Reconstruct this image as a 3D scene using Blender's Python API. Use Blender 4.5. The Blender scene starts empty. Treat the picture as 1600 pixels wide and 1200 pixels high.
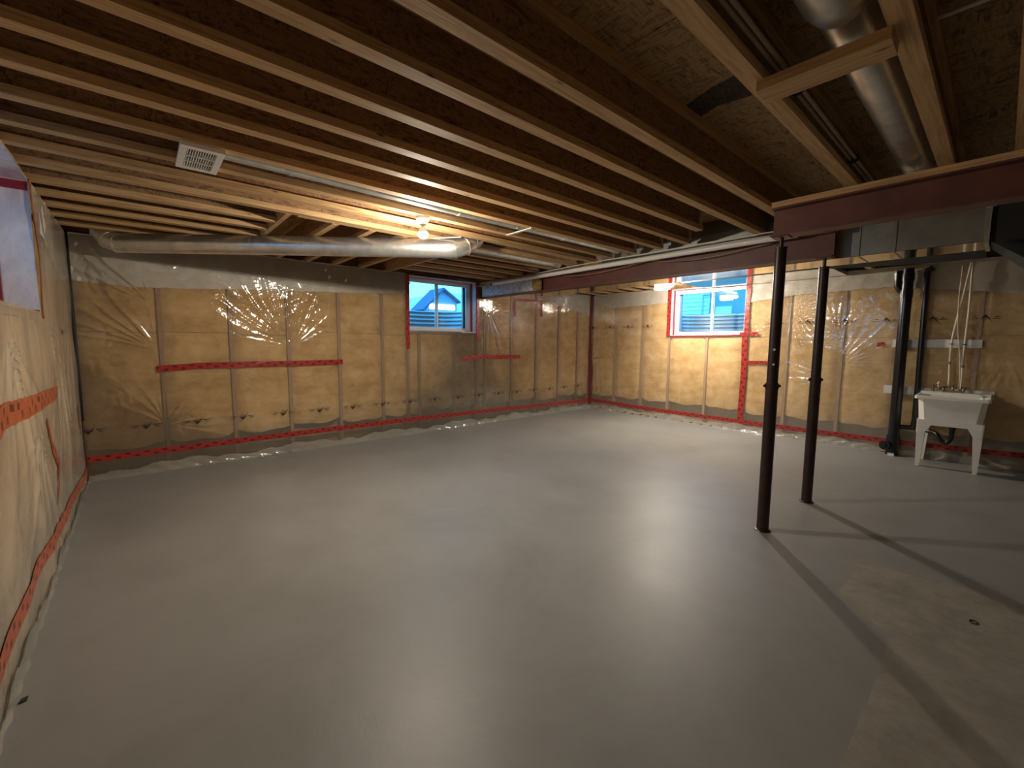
import bpy, math, random
import numpy as np
from mathutils import Matrix, Vector
random.seed(4); rng = np.random.RandomState(7)
C = bpy.context.scene.collection
S = bpy.context.scene

# ------------------------------------------------------------------ camera, sky, exposure
CAM = Vector((0.0, 0.0, 1.372))
yaw, pitch, roll = -.71832, -.0973, -.00737
Mr = Matrix.Rotation(yaw, 3, 'Z') @ Matrix.Rotation(pitch, 3, 'X') @ Matrix.Rotation(roll, 3, 'Y')
right, fwd, up = Mr.col[0], Mr.col[1], Mr.col[2]
cam = bpy.data.cameras.new('camera'); co = bpy.data.objects.new('camera', cam); C.objects.link(co)
cam.sensor_width = 36.0; cam.sensor_fit = 'HORIZONTAL'; cam.lens = 665.9 / 1600 * 36
cam.clip_start = 0.05; cam.clip_end = 200
R4 = Matrix((( right.x, up.x, -fwd.x, CAM.x), (right.y, up.y, -fwd.y, CAM.y), (right.z, up.z, -fwd.z, CAM.z), (0, 0, 0, 1)))
co.matrix_world = R4
S.camera = co
W = bpy.data.worlds.new('dusk_sky'); S.world = W; W.use_nodes = True
wn = W.node_tree; wn.nodes.clear()
bg = wn.nodes.new('ShaderNodeBackground'); wo = wn.nodes.new('ShaderNodeOutputWorld')
bg.inputs[0].default_value = (0.065, 0.36, 0.72, 1); bg.inputs[1].default_value = 2.1
wn.links.new(bg.outputs[0], wo.inputs[0])
S.view_settings.view_transform = 'Standard'; S.view_settings.look = 'None'
S.view_settings.exposure = 2.05; S.view_settings.gamma = 1.0; S.view_settings.use_curve_mapping = False
BULB = (1.0, 0.89, 0.73); BULB_W1 = 560.0; BULB_W2 = 1040.0

# ------------------------------------------------------------------ materials
def nt(name):
    m = bpy.data.materials.new(name); m.use_nodes = True
    n = m.node_tree; b = n.nodes['Principled BSDF']; return m, n, b
def N(n, t, **k):
    x = n.nodes.new(t)
    for a, v in k.items(): setattr(x, a, v)
    return x
def ramp(n, fac, stops):
    r = N(n, 'ShaderNodeValToRGB'); n.links.new(fac, r.inputs[0])
    e = r.color_ramp.elements
    while len(e) < len(stops): e.new(0.5)
    for i, (p, c) in enumerate(stops): e[i].position = p; e[i].color = (*c, 1)
    return r.outputs[0]
def noise(n, scale, stretch=(1, 1, 1), detail=4, rough=.6, rot=(0, 0, 0), dist=0.0):
    tc = N(n, 'ShaderNodeTexCoord'); mp = N(n, 'ShaderNodeMapping')
    mp.inputs['Scale'].default_value = stretch; mp.inputs['Rotation'].default_value = rot
    n.links.new(tc.outputs['Object'], mp.inputs[0])
    t = N(n, 'ShaderNodeTexNoise'); t.inputs['Scale'].default_value = scale; t.inputs['Detail'].default_value = detail
    t.inputs['Roughness'].default_value = rough; t.inputs['Distortion'].default_value = dist
    n.links.new(mp.outputs[0], t.inputs[0]); return t.outputs[0]
def bump(n, h, strength, dist=.01):
    b = N(n, 'ShaderNodeBump'); b.inputs['Strength'].default_value = strength; b.inputs['Distance'].default_value = dist
    n.links.new(h, b.inputs['Height']); return b.outputs[0]
def simple(name, c, rough=.6, metal=0.0, c2=None, scale=6, stretch=(1, 1, 1), bmp=0.0, bscale=None, lo=.35, hi=.65, detail=4, dist=0.0):
    m, n, b = nt(name)
    b.inputs['Base Color'].default_value = (*c, 1); b.inputs['Roughness'].default_value = rough; b.inputs['Metallic'].default_value = metal
    if c2:
        f = noise(n, scale, stretch, detail=detail, dist=dist)
        n.links.new(ramp(n, f, [(lo, c), (hi, c2)]), b.inputs['Base Color'])
    if bmp:
        n.links.new(bump(n, noise(n, bscale or scale * 3, stretch), bmp), b.inputs['Normal'])
    return m
def wood(name, c, c2, stretch=(.6, 12, 12), rough=.65, knots=True):
    m, n, b = nt(name)
    f = noise(n, 6, stretch, detail=6, dist=.6)
    col = ramp(n, f, [(.3, c2), (.55, c), (.75, tuple(min(1, x * 1.15) for x in c))])
    if knots:
        v = N(n, 'ShaderNodeTexVoronoi'); tc = N(n, 'ShaderNodeTexCoord'); mp = N(n, 'ShaderNodeMapping')
        mp.inputs['Scale'].default_value = tuple(1 if s < 1 else 3 for s in stretch)
        n.links.new(tc.outputs['Object'], mp.inputs[0]); n.links.new(mp.outputs[0], v.inputs[0]); v.inputs['Scale'].default_value = 3.2
        k = ramp(n, v.outputs['Distance'], [(.035, (1, 1, 1)), (.09, (0, 0, 0))])
        mx = N(n, 'ShaderNodeMix', data_type='RGBA'); n.links.new(k, mx.inputs[0]); n.links.new(col, mx.inputs[6])
        mx.inputs[7].default_value = (c2[0] * .35, c2[1] * .3, c2[2] * .3, 1); col = mx.outputs[2]
    n.links.new(col, b.inputs['Base Color']); b.inputs['Roughness'].default_value = rough
    n.links.new(bump(n, f, .25, .004), b.inputs['Normal'])
    return m
def osb(name, c1, c2, c3):
    m, n, b = nt(name)
    tc = N(n, 'ShaderNodeTexCoord')
    v = N(n, 'ShaderNodeTexVoronoi'); v.inputs['Scale'].default_value = 9; n.links.new(tc.outputs['Object'], v.inputs[0])
    f1 = noise(n, 9, (1, 5, 5), detail=3, dist=1.2); f2 = noise(n, 9, (5, 1.2, 5), detail=3, rot=(0, 0, .6), dist=1.2)
    sp = N(n, 'ShaderNodeSeparateColor'); n.links.new(v.outputs['Color'], sp.inputs[0])
    mx = N(n, 'ShaderNodeMix', data_type='FLOAT'); n.links.new(sp.outputs[0], mx.inputs[0]); n.links.new(f1, mx.inputs[2]); n.links.new(f2, mx.inputs[3])
    col = ramp(n, mx.outputs[0], [(.36, c3), (.46, c2), (.56, c1), (.7, c2)])
    n.links.new(col, b.inputs['Base Color']); b.inputs['Roughness'].default_value = .75
    n.links.new(bump(n, mx.outputs[0], .5, .004), b.inputs['Normal'])
    return m
M = {}
M['flange'] = wood('flange_lumber', (.57, .36, .165), (.37, .20, .085))
M['flange_y'] = wood('flange_lumber_across', (.57, .36, .165), (.37, .20, .085), (12, .6, 12))
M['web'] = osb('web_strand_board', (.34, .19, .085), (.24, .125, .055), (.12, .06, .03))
M['osb'] = osb('subfloor_strand_board', (.44, .29, .13), (.30, .18, .08), (.14, .08, .04))
M['stud'] = wood('stud_lumber', (.50, .36, .26), (.38, .26, .18), (14, 14, .8), knots=False)
M['endgrain'] = simple('pale_end_lumber', (.62, .48, .33), .8, c2=(.45, .33, .22), scale=30)
M['rim'] = wood('rim_board', (.26, .15, .08), (.14, .08, .04), (.8, .8, 10), knots=False)
M['concrete'] = simple('wall_concrete', (.42, .39, .34), .85, c2=(.32, .30, .26), scale=4, bmp=.3)
M['galv'] = simple('galvanised_steel', (.80, .80, .77), .34, .9, c2=(.60, .61, .59), scale=10, bmp=.04, bscale=8)
M['galvdull'] = simple('dull_galvanised_steel', (.36, .36, .33), .42, .8, c2=(.26, .26, .24), scale=5)
M['ductshade'] = simple('shade_black_duct', (.018, .018, .020), .75, 0)  # shade on the unlit ducts put into a near-black colour
M['mirror'] = simple('smooth_galvanised_underside', (.78, .77, .74), .09, 1.0, c2=(.68, .67, .64), scale=3, bmp=.03, bscale=3)
M['primer'] = simple('red_oxide_primer', (.175, .062, .045), .5, .0, c2=(.115, .042, .033), scale=5, bmp=.05)
M['postpaint'] = simple('brown_post_paint', (.05, .024, .018), .4, .2, c2=(.028, .014, .011), scale=9)
M['abs'] = simple('black_plastic', (.008, .008, .009), .28)
M['pvc'] = simple('white_plastic_pipe', (.86, .84, .80), .35)
M['cream'] = simple('cream_tubing', (.70, .62, .47), .4)
M['wire'] = simple('white_cable', (.72, .68, .6), .5)
M['brownwire'] = simple('tan_cable', (.35, .25, .18), .5)
M['sink'] = simple('white_moulded_sink', (.88, .86, .79), .38, c2=(.82, .80, .72), scale=4)
M['brass'] = simple('worn_chrome', (.45, .40, .30), .3, .9, c2=(.2, .16, .1), scale=25)
M['board'] = simple('white_painted_board', (.80, .80, .79), .55, c2=(.72, .72, .72), scale=6)
M['vinyl'] = simple('white_window_vinyl', (.72, .74, .80), .35)
M['jamb'] = simple('white_wrap_fabric', (.66, .64, .74), .45, c2=(.54, .52, .64), scale=7, bmp=.6, bscale=6)
M['wrap'] = simple('white_building_wrap', (.84, .82, .78), .5, c2=(.70, .68, .64), scale=4, bmp=.5, bscale=9, dist=1.5)
M['foam'] = simple('yellow_foam', (.40, .26, .08), .9, c2=(.22, .13, .05), scale=30, bmp=.8)
M['glassfibre'] = simple('bagged_insulation', (.70, .64, .60), .5, c2=(.38, .33, .32), scale=22, bmp=.8, bscale=20)
M['black'] = simple('black_gap_sealant', (.02, .018, .017), .6)
M['ink'] = simple('black_ink', (.03, .024, .02), .6)
M['lampwhite'] = simple('white_lampholder', (.8, .78, .72), .4)
M['steelscrew'] = simple('dark_steel_screw', (.08, .06, .05), .4, .7)
# insulation
m, n, b = nt('tan_glass_fibre'); M['batt'] = m
f = noise(n, 5, (1, 1, 1), detail=8, rough=.65, dist=.5); f2 = noise(n, 2.2, (1, 1, 3), detail=3)
mxx = N(n, 'ShaderNodeMath', operation='MULTIPLY_ADD'); n.links.new(f, mxx.inputs[0]); mxx.inputs[1].default_value = .55
n2_ = N(n, 'ShaderNodeMath', operation='MULTIPLY'); n.links.new(f2, n2_.inputs[0]); n2_.inputs[1].default_value = .45
n.links.new(n2_.outputs[0], mxx.inputs[2])
n.links.new(ramp(n, mxx.outputs[0], [(.36, (.60, .38, .14)), (.5, (.78, .54, .25)), (.62, (.90, .68, .38))]), b.inputs['Base Color'])
b.inputs['Roughness'].default_value = .95
n.links.new(bump(n, f, .5, .02), b.inputs['Normal'])
# polyethylene sheet
def poly(name, haze, colour, rough=.11, gl=1.0, bs=.22):
    m = bpy.data.materials.new(name); m.use_nodes = True; n = m.node_tree; n.nodes.clear()
    out = N(n, 'ShaderNodeOutputMaterial'); tr = N(n, 'ShaderNodeBsdfTransparent'); df = N(n, 'ShaderNodeBsdfDiffuse'); g = N(n, 'ShaderNodeBsdfGlossy')
    tr.inputs[0].default_value = (.98, .97, .95, 1); df.inputs[0].default_value = (*colour, 1); g.inputs['Roughness'].default_value = rough
    nz = noise(n, 5, (1, 1, 1), detail=4, dist=(.4 if haze > .4 else 2.2), rough=.5); bp = bump(n, nz, bs, .02)
    n.links.new(bp, g.inputs['Normal'])
    hz = N(n, 'ShaderNodeMath', operation='MULTIPLY_ADD'); n.links.new(noise(n, 2.5, detail=5, dist=.3), hz.inputs[0]); hz.inputs[1].default_value = haze * .9; hz.inputs[2].default_value = haze * .55
    m1 = N(n, 'ShaderNodeMixShader'); n.links.new(hz.outputs[0], m1.inputs[0]); n.links.new(tr.outputs[0], m1.inputs[1]); n.links.new(df.outputs[0], m1.inputs[2])
    fr = N(n, 'ShaderNodeFresnel'); fr.inputs[0].default_value = 1.5; n.links.new(bp, fr.inputs['Normal'])
    fm = N(n, 'ShaderNodeMath', operation='MULTIPLY'); n.links.new(fr.outputs[0], fm.inputs[0]); fm.inputs[1].default_value = gl
    m2 = N(n, 'ShaderNodeMixShader'); n.links.new(fm.outputs[0], m2.inputs[0]); n.links.new(m1.outputs[0], m2.inputs[1]); n.links.new(g.outputs[0], m2.inputs[2])
    n.links.new(m2.outputs[0], out.inputs[0]); return m
M['poly'] = poly('clear_vapour_barrier', .14, (.80, .66, .47), .085, 2.8, .2)
M['polyleft'] = poly('milky_vapour_barrier', .54, (.80, .68, .52), .26, 1.0, .3)
M['polyhem'] = poly('crumpled_milky_hem', .55, (.52, .50, .44), .16, 1.4)
M['polywin'] = poly('cloudy_window_film', .25, (.62, .56, .56), .12, 1.5)
# tape with dark dashes (uv: u in metres, v across)
def tape(name, c):
    m, n, b = nt(name)
    uv = N(n, 'ShaderNodeTexCoord'); sx = N(n, 'ShaderNodeSeparateXYZ'); n.links.new(uv.outputs['UV'], sx.inputs[0])
    def mt(op, a, bb=None):
        x = N(n, 'ShaderNodeMath', operation=op)
        for i, s in enumerate((a, bb)):
            if s is None: continue
            if isinstance(s, (int, float)): x.inputs[i].default_value = s
            else: n.links.new(s, x.inputs[i])
        return x.outputs[0]
    def row(v0, off):
        fr = mt('FRACT', mt('ADD', mt('DIVIDE', sx.outputs[0], .145), off))
        a = mt('LESS_THAN', mt('ABSOLUTE', mt('SUBTRACT', fr, .5)), .13)
        bb = mt('LESS_THAN', mt('ABSOLUTE', mt('SUBTRACT', sx.outputs[1], v0)), .16)
        return mt('MULTIPLY', a, bb)
    k = mt('MAXIMUM', row(.30, 0), row(.70, .5))
    k2 = mt('MULTIPLY', k, .75)
    mx = N(n, 'ShaderNodeMix', data_type='RGBA'); n.links.new(k2, mx.inputs[0])
    n.links.new(ramp(n, noise(n, 20), [(.3, tuple(x * .8 for x in c)), (.7, c)]), mx.inputs[6]); mx.inputs[7].default_value = (.05, .006, .010, 1)
    n.links.new(mx.outputs[2], b.inputs['Base Color']); b.inputs['Roughness'].default_value = .3
    n.links.new(bump(n, noise(n, 30, detail=3), .35, .01), b.inputs['Normal'])
    return m
M['tape'] = tape('red_sheathing_tape', (.44, .042, .034))
M['tapeo'] = tape('orange_red_sheathing_tape', (.55, .13, .06))
M['tapem'] = tape('magenta_red_tape', (.34, .022, .045))
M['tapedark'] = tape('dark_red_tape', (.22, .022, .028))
# floor
m, n, b = nt('painted_concrete_floor'); M['floor'] = m
tc = N(n, 'ShaderNodeTexCoord'); sx = N(n, 'ShaderNodeSeparateXYZ')
wob = N(n, 'ShaderNodeVectorMath', operation='MULTIPLY_ADD'); nn = N(n, 'ShaderNodeTexNoise'); nn.inputs['Scale'].default_value = 3.0; nn.inputs['Detail'].default_value = 6
n.links.new(tc.outputs['Object'], nn.inputs[0]); n.links.new(nn.outputs['Color'], wob.inputs[0]); wob.inputs[1].default_value = (.05, .05, 0)
n.links.new(tc.outputs['Object'], wob.inputs[2]); n.links.new(wob.outputs[0], sx.inputs[0])
X, Y = sx.outputs[0], sx.outputs[1]
def mt(op, a, bb=None):
    x = N(n, 'ShaderNodeMath', operation=op)
    for i, s in enumerate((a, bb)):
        if s is None: continue
        if isinstance(s, (int, float)): x.inputs[i].default_value = s
        else: n.links.new(s, x.inputs[i])
    return x.outputs[0]
a = mt('LESS_THAN', Y, .265)
d = mt('ADD', mt('MULTIPLY', mt('SUBTRACT', X, 2.92), .87), .535)
b2 = mt('MULTIPLY', mt('MULTIPLY', mt('LESS_THAN', Y, .525), mt('LESS_THAN', Y, d)), mt('LESS_THAN', X, 3.47))
bare = mt('MAXIMUM', mt('MULTIPLY', mt('MULTIPLY', a, mt('GREATER_THAN', X, 1.5)), mt('LESS_THAN', X, 3.47)), b2)
f1 = noise(n, 1.3, detail=8, rough=.7, dist=.4); f3 = noise(n, 5, detail=10, rough=.7)
paint = ramp(n, f1, [(.30, (.215, .216, .208)), (.5, (.252, .254, .246)), (.7, (.280, .282, .274))])
barec = ramp(n, f3, [(.32, (.19, .165, .13)), (.5, (.31, .275, .225)), (.7, (.42, .38, .32))])
mx = N(n, 'ShaderNodeMix', data_type='RGBA'); bf = mt('MULTIPLY', bare, .7); n.links.new(bf, mx.inputs[0]); n.links.new(paint, mx.inputs[6]); n.links.new(barec, mx.inputs[7])
speck = ramp(n, noise(n, 2.2, detail=10, rough=.8, dist=.3), [(.66, (0, 0, 0)), (.74, (1, 1, 1))])
mx2 = N(n, 'ShaderNodeMix', data_type='RGBA'); sf = mt('MULTIPLY', speck, .6); n.links.new(sf, mx2.inputs[0]); n.links.new(mx.outputs[2], mx2.inputs[6]); mx2.inputs[7].default_value = (.36, .35, .33, 1)
# thin pale scratches / tyre marks
w1 = N(n, 'ShaderNodeTexWave', wave_type='RINGS'); mp = N(n, 'ShaderNodeMapping'); n.links.new(wob.outputs[0], mp.inputs[0]); mp.inputs['Location'].default_value = (-1.2, 1.7, 0)
n.links.new(mp.outputs[0], w1.inputs[0]); w1.inputs['Scale'].default_value = .22; w1.inputs['Distortion'].default_value = 1.2
sc_ = ramp(n, w1.outputs[0], [(.965, (0, 0, 0)), (.995, (1, 1, 1))])
mx3 = N(n, 'ShaderNodeMix', data_type='RGBA'); sf3 = mt('MULTIPLY', sc_, .0); n.links.new(sf3, mx3.inputs[0]); n.links.new(mx2.outputs[2], mx3.inputs[6]); mx3.inputs[7].default_value = (.46, .43, .39, 1)
n.links.new(mx3.outputs[2], b.inputs['Base Color'])
rr = mt('ADD', mt('MULTIPLY', f1, .16), .38); rr2 = mt('ADD', rr, mt('MULTIPLY', bare, .12)); n.links.new(rr2, b.inputs['Roughness'])
n.links.new(bump(n, f1, .12, .03), b.inputs['Normal'])
b.inputs['Specular IOR Level'].default_value = .45
# glass
m = bpy.data.materials.new('window_glass'); m.use_nodes = True; n = m.node_tree; n.nodes.clear(); M['glass'] = m
o_ = N(n, 'ShaderNodeOutputMaterial'); t_ = N(n, 'ShaderNodeBsdfTransparent'); g_ = N(n, 'ShaderNodeBsdfGlossy'); g_.inputs['Roughness'].default_value = .02
t_.inputs[0].default_value = (.93, .97, .98, 1)
fr = N(n, 'ShaderNodeFresnel'); fr.inputs[0].default_value = 1.5; ms = N(n, 'ShaderNodeMixShader')
n.links.new(fr.outputs[0], ms.inputs[0]); n.links.new(t_.outputs[0], ms.inputs[1]); n.links.new(g_.outputs[0], ms.inputs[2]); n.links.new(ms.outputs[0], o_.inputs[0])
def emit(name, c, s):
    m = bpy.data.materials.new(name); m.use_nodes = True; n = m.node_tree; n.nodes.clear()
    o = N(n, 'ShaderNodeOutputMaterial'); e = N(n, 'ShaderNodeEmission'); e.inputs[0].default_value = (*c, 1); e.inputs[1].default_value = s
    n.links.new(e.outputs[0], o.inputs[0]); return m
M['bulb1'] = emit('glowing_bulb', BULB, BULB_W1); M['bulb2'] = emit('glowing_far_bulb', BULB, BULB_W2)
M['litwindow'] = emit('lit_house_windows', (1.0, .85, .65), 3.2)
M['siding'] = simple('pale_lap_siding', (.88, .90, .84), .7)
M['sidingshade'] = simple('shade_blue_siding', (.20, .32, .44), .8)  # shadowed house walls: the shade is put into a dark blue colour
M['roof'] = simple('dark_roof_shingles', (.06, .09, .16), .9)
M['well'] = simple('ribbed_galvanised_well', (.45, .5, .55), .4, .6)
M['ground'] = simple('dusk_ground', (.10, .11, .10), .95)

# ------------------------------------------------------------------ mesh helpers
class MB:
    def __init__(s): s.v = []; s.f = []
    def add(s, v, f):
        o = len(s.v); s.v += [tuple(p) for p in v]; s.f += [tuple(i + o for i in q) for q in f]; return s
    def box(s, x0, x1, y0, y1, z0, z1):
        x0, x1 = sorted((x0, x1)); y0, y1 = sorted((y0, y1)); z0, z1 = sorted((z0, z1))
        v = [(x, y, z) for x in (x0, x1) for y in (y0, y1) for z in (z0, z1)]
        return s.add(v, [(0, 1, 3, 2), (4, 6, 7, 5), (0, 4, 5, 1), (2, 3, 7, 6), (0, 2, 6, 4), (1, 5, 7, 3)])
    def hexa(s, lo, hi):   # lo/hi: 4 points ccw each
        return s.add(list(lo) + list(hi), [(3, 2, 1, 0), (4, 5, 6, 7), (0, 1, 5, 4), (1, 2, 6, 5), (2, 3, 7, 6), (3, 0, 4, 7)])
    def tube(s, pts, r, seg=14, caps=True):
        pts = [Vector(p) for p in pts]; rs = r if isinstance(r, (list, tuple)) else [r] * len(pts)
        v = []; f = []; prev = None
        for i, p in enumerate(pts):
            if i == 0: t = pts[1] - p
            elif i == len(pts) - 1: t = p - pts[i - 1]
            else: t = (pts[i + 1] - p).normalized() + (p - pts[i - 1]).normalized()
            t.normalize()
            if prev is None:
                a = Vector((0, 0, 1)) if abs(t.z) < .9 else Vector((1, 0, 0))
                u = t.cross(a).normalized()
            else: u = (prev - t * prev.dot(t)).normalized()
            prev = u; w = t.cross(u)
            for k in range(seg):
                an = 2 * math.pi * k / seg; v.append(p + (u * math.cos(an) + w * math.sin(an)) * rs[i])
        for i in range(len(pts) - 1):
            for k in range(seg):
                a = i * seg + k; b = i * seg + (k + 1) % seg; f.append((a, b, b + seg, a + seg))
        if caps: f.append(tuple(range(seg - 1, -1, -1))); f.append(tuple(range((len(pts) - 1) * seg, len(pts) * seg)))
        return s.add(v, f)
    def lathe(s, c, prof, seg=24, axis='z'):
        v = []; f = []
        for r, h in prof:
            for k in range(seg):
                a = 2 * math.pi * k / seg; x, y = r * math.cos(a), r * math.sin(a)
                v.append({'z': (c[0] + x, c[1] + y, c[2] + h), 'x': (c[0] + h, c[1] + x, c[2] + y), 'y': (c[0] + y, c[1] + h, c[2] + x)}[axis])
        for i in range(len(prof) - 1):
            for k in range(seg):
                a = i * seg + k; b = i * seg + (k + 1) % seg; f.append((a, b, b + seg, a + seg))
        f.append(tuple(range(seg - 1, -1, -1))); f.append(tuple(range((len(prof) - 1) * seg, len(prof) * seg)))
        return s.add(v, f)
    def prism(s, poly, fn0, fn1):
        nn = len(poly); v = [fn0(*p) for p in poly] + [fn1(*p) for p in poly]
        f = [tuple(range(nn - 1, -1, -1)), tuple(range(nn, 2 * nn))] + [(i, (i + 1) % nn, nn + (i + 1) % nn, nn + i) for i in range(nn)]
        return s.add(v, f)
    def obj(s, name, mat, parent=None, base=None, smooth=False, uvs=None):
        org = world_loc(parent) if parent else Vector((0, 0, 0))
        if base is not None and parent is None: org = Vector(base)
        me = bpy.data.meshes.new(name)
        me.from_pydata([(p[0] - org.x, p[1] - org.y, p[2] - org.z) for p in s.v], [], s.f)
        if uvs is not None:
            ul = me.uv_layers.new(name='UVMap')
            for l in me.loops: ul.data[l.index].uv = uvs[l.vertex_index]
        me.materials.append(M[mat])
        if smooth:
            me.polygons.foreach_set('use_smooth', [True] * len(me.polygons))
            if smooth != 'all': me.set_sharp_from_angle(angle=math.radians(38))
        me.update()
        o = bpy.data.objects.new(name, me); C.objects.link(o)
        if parent: o.parent = parent
        elif base is not None: o.location = base
        return o
def world_loc(o):
    v = Vector((0, 0, 0))
    while o: v += Vector(o.location); o = o.parent
    return v
def tag(o, label, cat, group=None):
    o['label'] = label; o['category'] = cat
    if group: o['group'] = group
    return o
def thing(name, loc, label, cat, group=None):
    o = bpy.data.objects.new(name, None); C.objects.link(o); o.location = loc; o.empty_display_size = .1
    return tag(o, label, cat, group)
def struct(o): o['kind'] = 'structure'; return o
def sempty(name, loc=(0, 0, 0)):
    o = bpy.data.objects.new(name, None); C.objects.link(o); o.location = loc; return struct(o)
def bez(pts, k=8):   # catmull-rom smoothing
    P = [Vector(p) for p in pts]; P = [P[0] * 2 - P[1]] + P + [P[-1] * 2 - P[-2]]; out = []
    for i in range(1, len(P) - 2):
        for j in range(k):
            t = j / k; a, b, c, d = P[i - 1], P[i], P[i + 1], P[i + 2]
            out.append(.5 * ((2 * b) + (c - a) * t + (2 * a - 5 * b + 4 * c - d) * t * t + (3 * b - a - 3 * c + d) * t ** 3))
    out.append(P[-2]); return out

# ------------------------------------------------------------------ room sizes
XL, XR, YA, YF, ZC = -.453, 7.2, 5.715, -2.6, 2.342
ZS = 2.583     # underside of the subfloor
WA = (3.0, 4.19, 1.535, 2.325)     # window_1 in wall_back: x0,x1,z0,z1
WB = (2.69, 3.93, 1.52, 2.31)      # window_2 in wall_right: y0,y1,z0,z1
WL = (2.45, 3.972, 1.535, 2.325)   # window_3 in wall_left
PF = {'A': lambda u, v, d: (u, YA - d, v), 'B': lambda u, v, d: (XR - d, u, v), 'L': lambda u, v, d: (XL + d, u, v)}

# floor
MB().box(XL - .4, XR + .4, YF - .2, YA + .4, -.12, 0).obj('floor', 'floor')
struct(bpy.data.objects['floor'])

# sheet relief: smooth waves + folds fanning out from staples
waves = {}
for k in 'ABL':
    waves[k] = [(rng.uniform(1, 7), rng.uniform(0, 6.28), rng.uniform(0, 6.28), 1) for _ in range(10)]
def rel_base(k, u, v):
    h = np.zeros_like(u)
    for fr, an, ph, _ in waves[k]:
        h = h + np.sin((u * math.cos(an) + v * math.sin(an)) * fr * 1.6 + ph + 1.3 * np.sin(v * 2.1 + ph)) * .0035 / (1 + fr * .35)
    return h
FOLD = {'A': [  # u, v, amp, sigma, count, direction, spread
    (1.405, 1.30, .0070, .55, 46, 2.25, .75), (1.33, 2.03, .0040, .35, 50, -2.0, 1.0), (1.42, 1.30, .0050, .40, 44, .75, .7),
    (.77, 1.80, .0040, .40, 40, 2.9, .8), (.15, 1.28, .0050, .35, 40, 2.3, .7), (.16, 1.72, .0040, .35, 40, 2.4, .7), (.18, 2.0, .003, .3, 40, .2, 1.2),
    (1.43, 1.0, .003, .3, 36, -.8, .9), (.71, 1.06, .003, .35, 36, -.4, .8), (1.99, 1.9, .004, .3, 40, 3.0, .9), (1.75, 2.02, .004, .28, 40, -2.2, .9),
    (2.6, 1.3, .003, .25, 36, 2.6, .8), (2.99, 1.27, .0025, .25, 36, -2.4, 1), (4.42, 1.95, .0045, .35, 44, -1.2, .9), (4.2, 1.42, .003, .25, 40, -.5, .9), (4.41, 1.15, .003, .3, 40, 1.6, .9),
    (5.03, 1.84, .004, .3, 40, -1.2, .9), (5.65, 1.84, .004, .3, 40, -1.8, .9), (5.3, 1.5, .002, .3, 40, -2, 2), (3.9, .42, .002, .3, 30, 2, 2), (.2, .5, .002, .3, 30, 1, 2), (4.8, .35, .003, .25, 40, .3, 1)],
    'B': [(2.07, 1.90, .0055, .30, 44, -1.0, 2.6), (2.08, 1.66, .0060, .35, 48, 3.1, 2.2), (2.45, 1.72, .005, .28, 26, -1.55, .8), (1.48, 1.53, .003, .25, 36, 2, 2),
          (1.51, .92, .0045, .35, 40, -2.7, 1.2), (1.45, 1.1, .004, .3, 40, .6, .9), (.16, 1.62, .0045, .25, 36, -3.0, 1.3), (.12, 1.37, .005, .28, 40, 3.1, 1.2), (-.05, 1.24, .004, .3, 36, -2, 2),
          (2.70, 1.42, .0035, .28, 40, .6, 1.1), (3.28, 1.42, .004, .2, 30, 1.4, 1), (3.28, .95, .0025, .2, 36, 1.6, .7), (3.92, 1.3, .0025, .3, 36, -1.4, .7), (4.5, .6, .003, .3, 36, -2.2, 1.4), (.15, .92, .0045, .35, 40, 2.9, 1.0), (5.1, .9, .002, .3, 30, 1, 2), (2.65, .3, .003, .3, 36, -2.8, 1)],
    'L': [(4.6, 1.3, .004, .5, 30, -1.5, .9), (4.2, 1.5, .004, .4, 30, -1.0, .8), (3.5, .9, .005, .6, 24, -1.6, 1), (3.0, 1.4, .006, .5, 24, -1.2, 1.2), (5.3, 1.9, .003, .5, 30, -1.7, .7), (4.9, .6, .004, .5, 26, 1.6, .6)]}
def relief(k, u, v):
    u = np.asarray(u, float); v = np.asarray(v, float); h = rel_base(k, u, v)
    for i, (pu, pv, am, sg, cnt, dr, sp) in enumerate(FOLD[k]):
        if k == 'B': dr = math.pi - dr          # u runs right to left in the view on this wall
        du = u - pu; dv = v - pv; r = np.hypot(du, dv) + 1e-6; th = np.arctan2(dv, du)
        ad = np.angle(np.exp(1j * (th - dr)))
        win = np.exp(-(ad / sp) ** 2)
        q = .5 + .5 * np.cos(cnt * .78 * th + 1.8 * np.sin(3 * th + i) + 2 * r + i + .8 * np.sin(9 * r))
        q2 = .5 + .5 * np.cos(cnt * .43 * th + i * 2.1)
        h = h + am * 2.8 * win * (q ** 2.5) * (.3 + q2) * np.exp(-r / sg) * np.minimum(1, r / .12)
    return np.maximum(h, -.006)
def rel1(k, u, v): return float(relief(k, np.array([u]), np.array([v]))[0])

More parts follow.
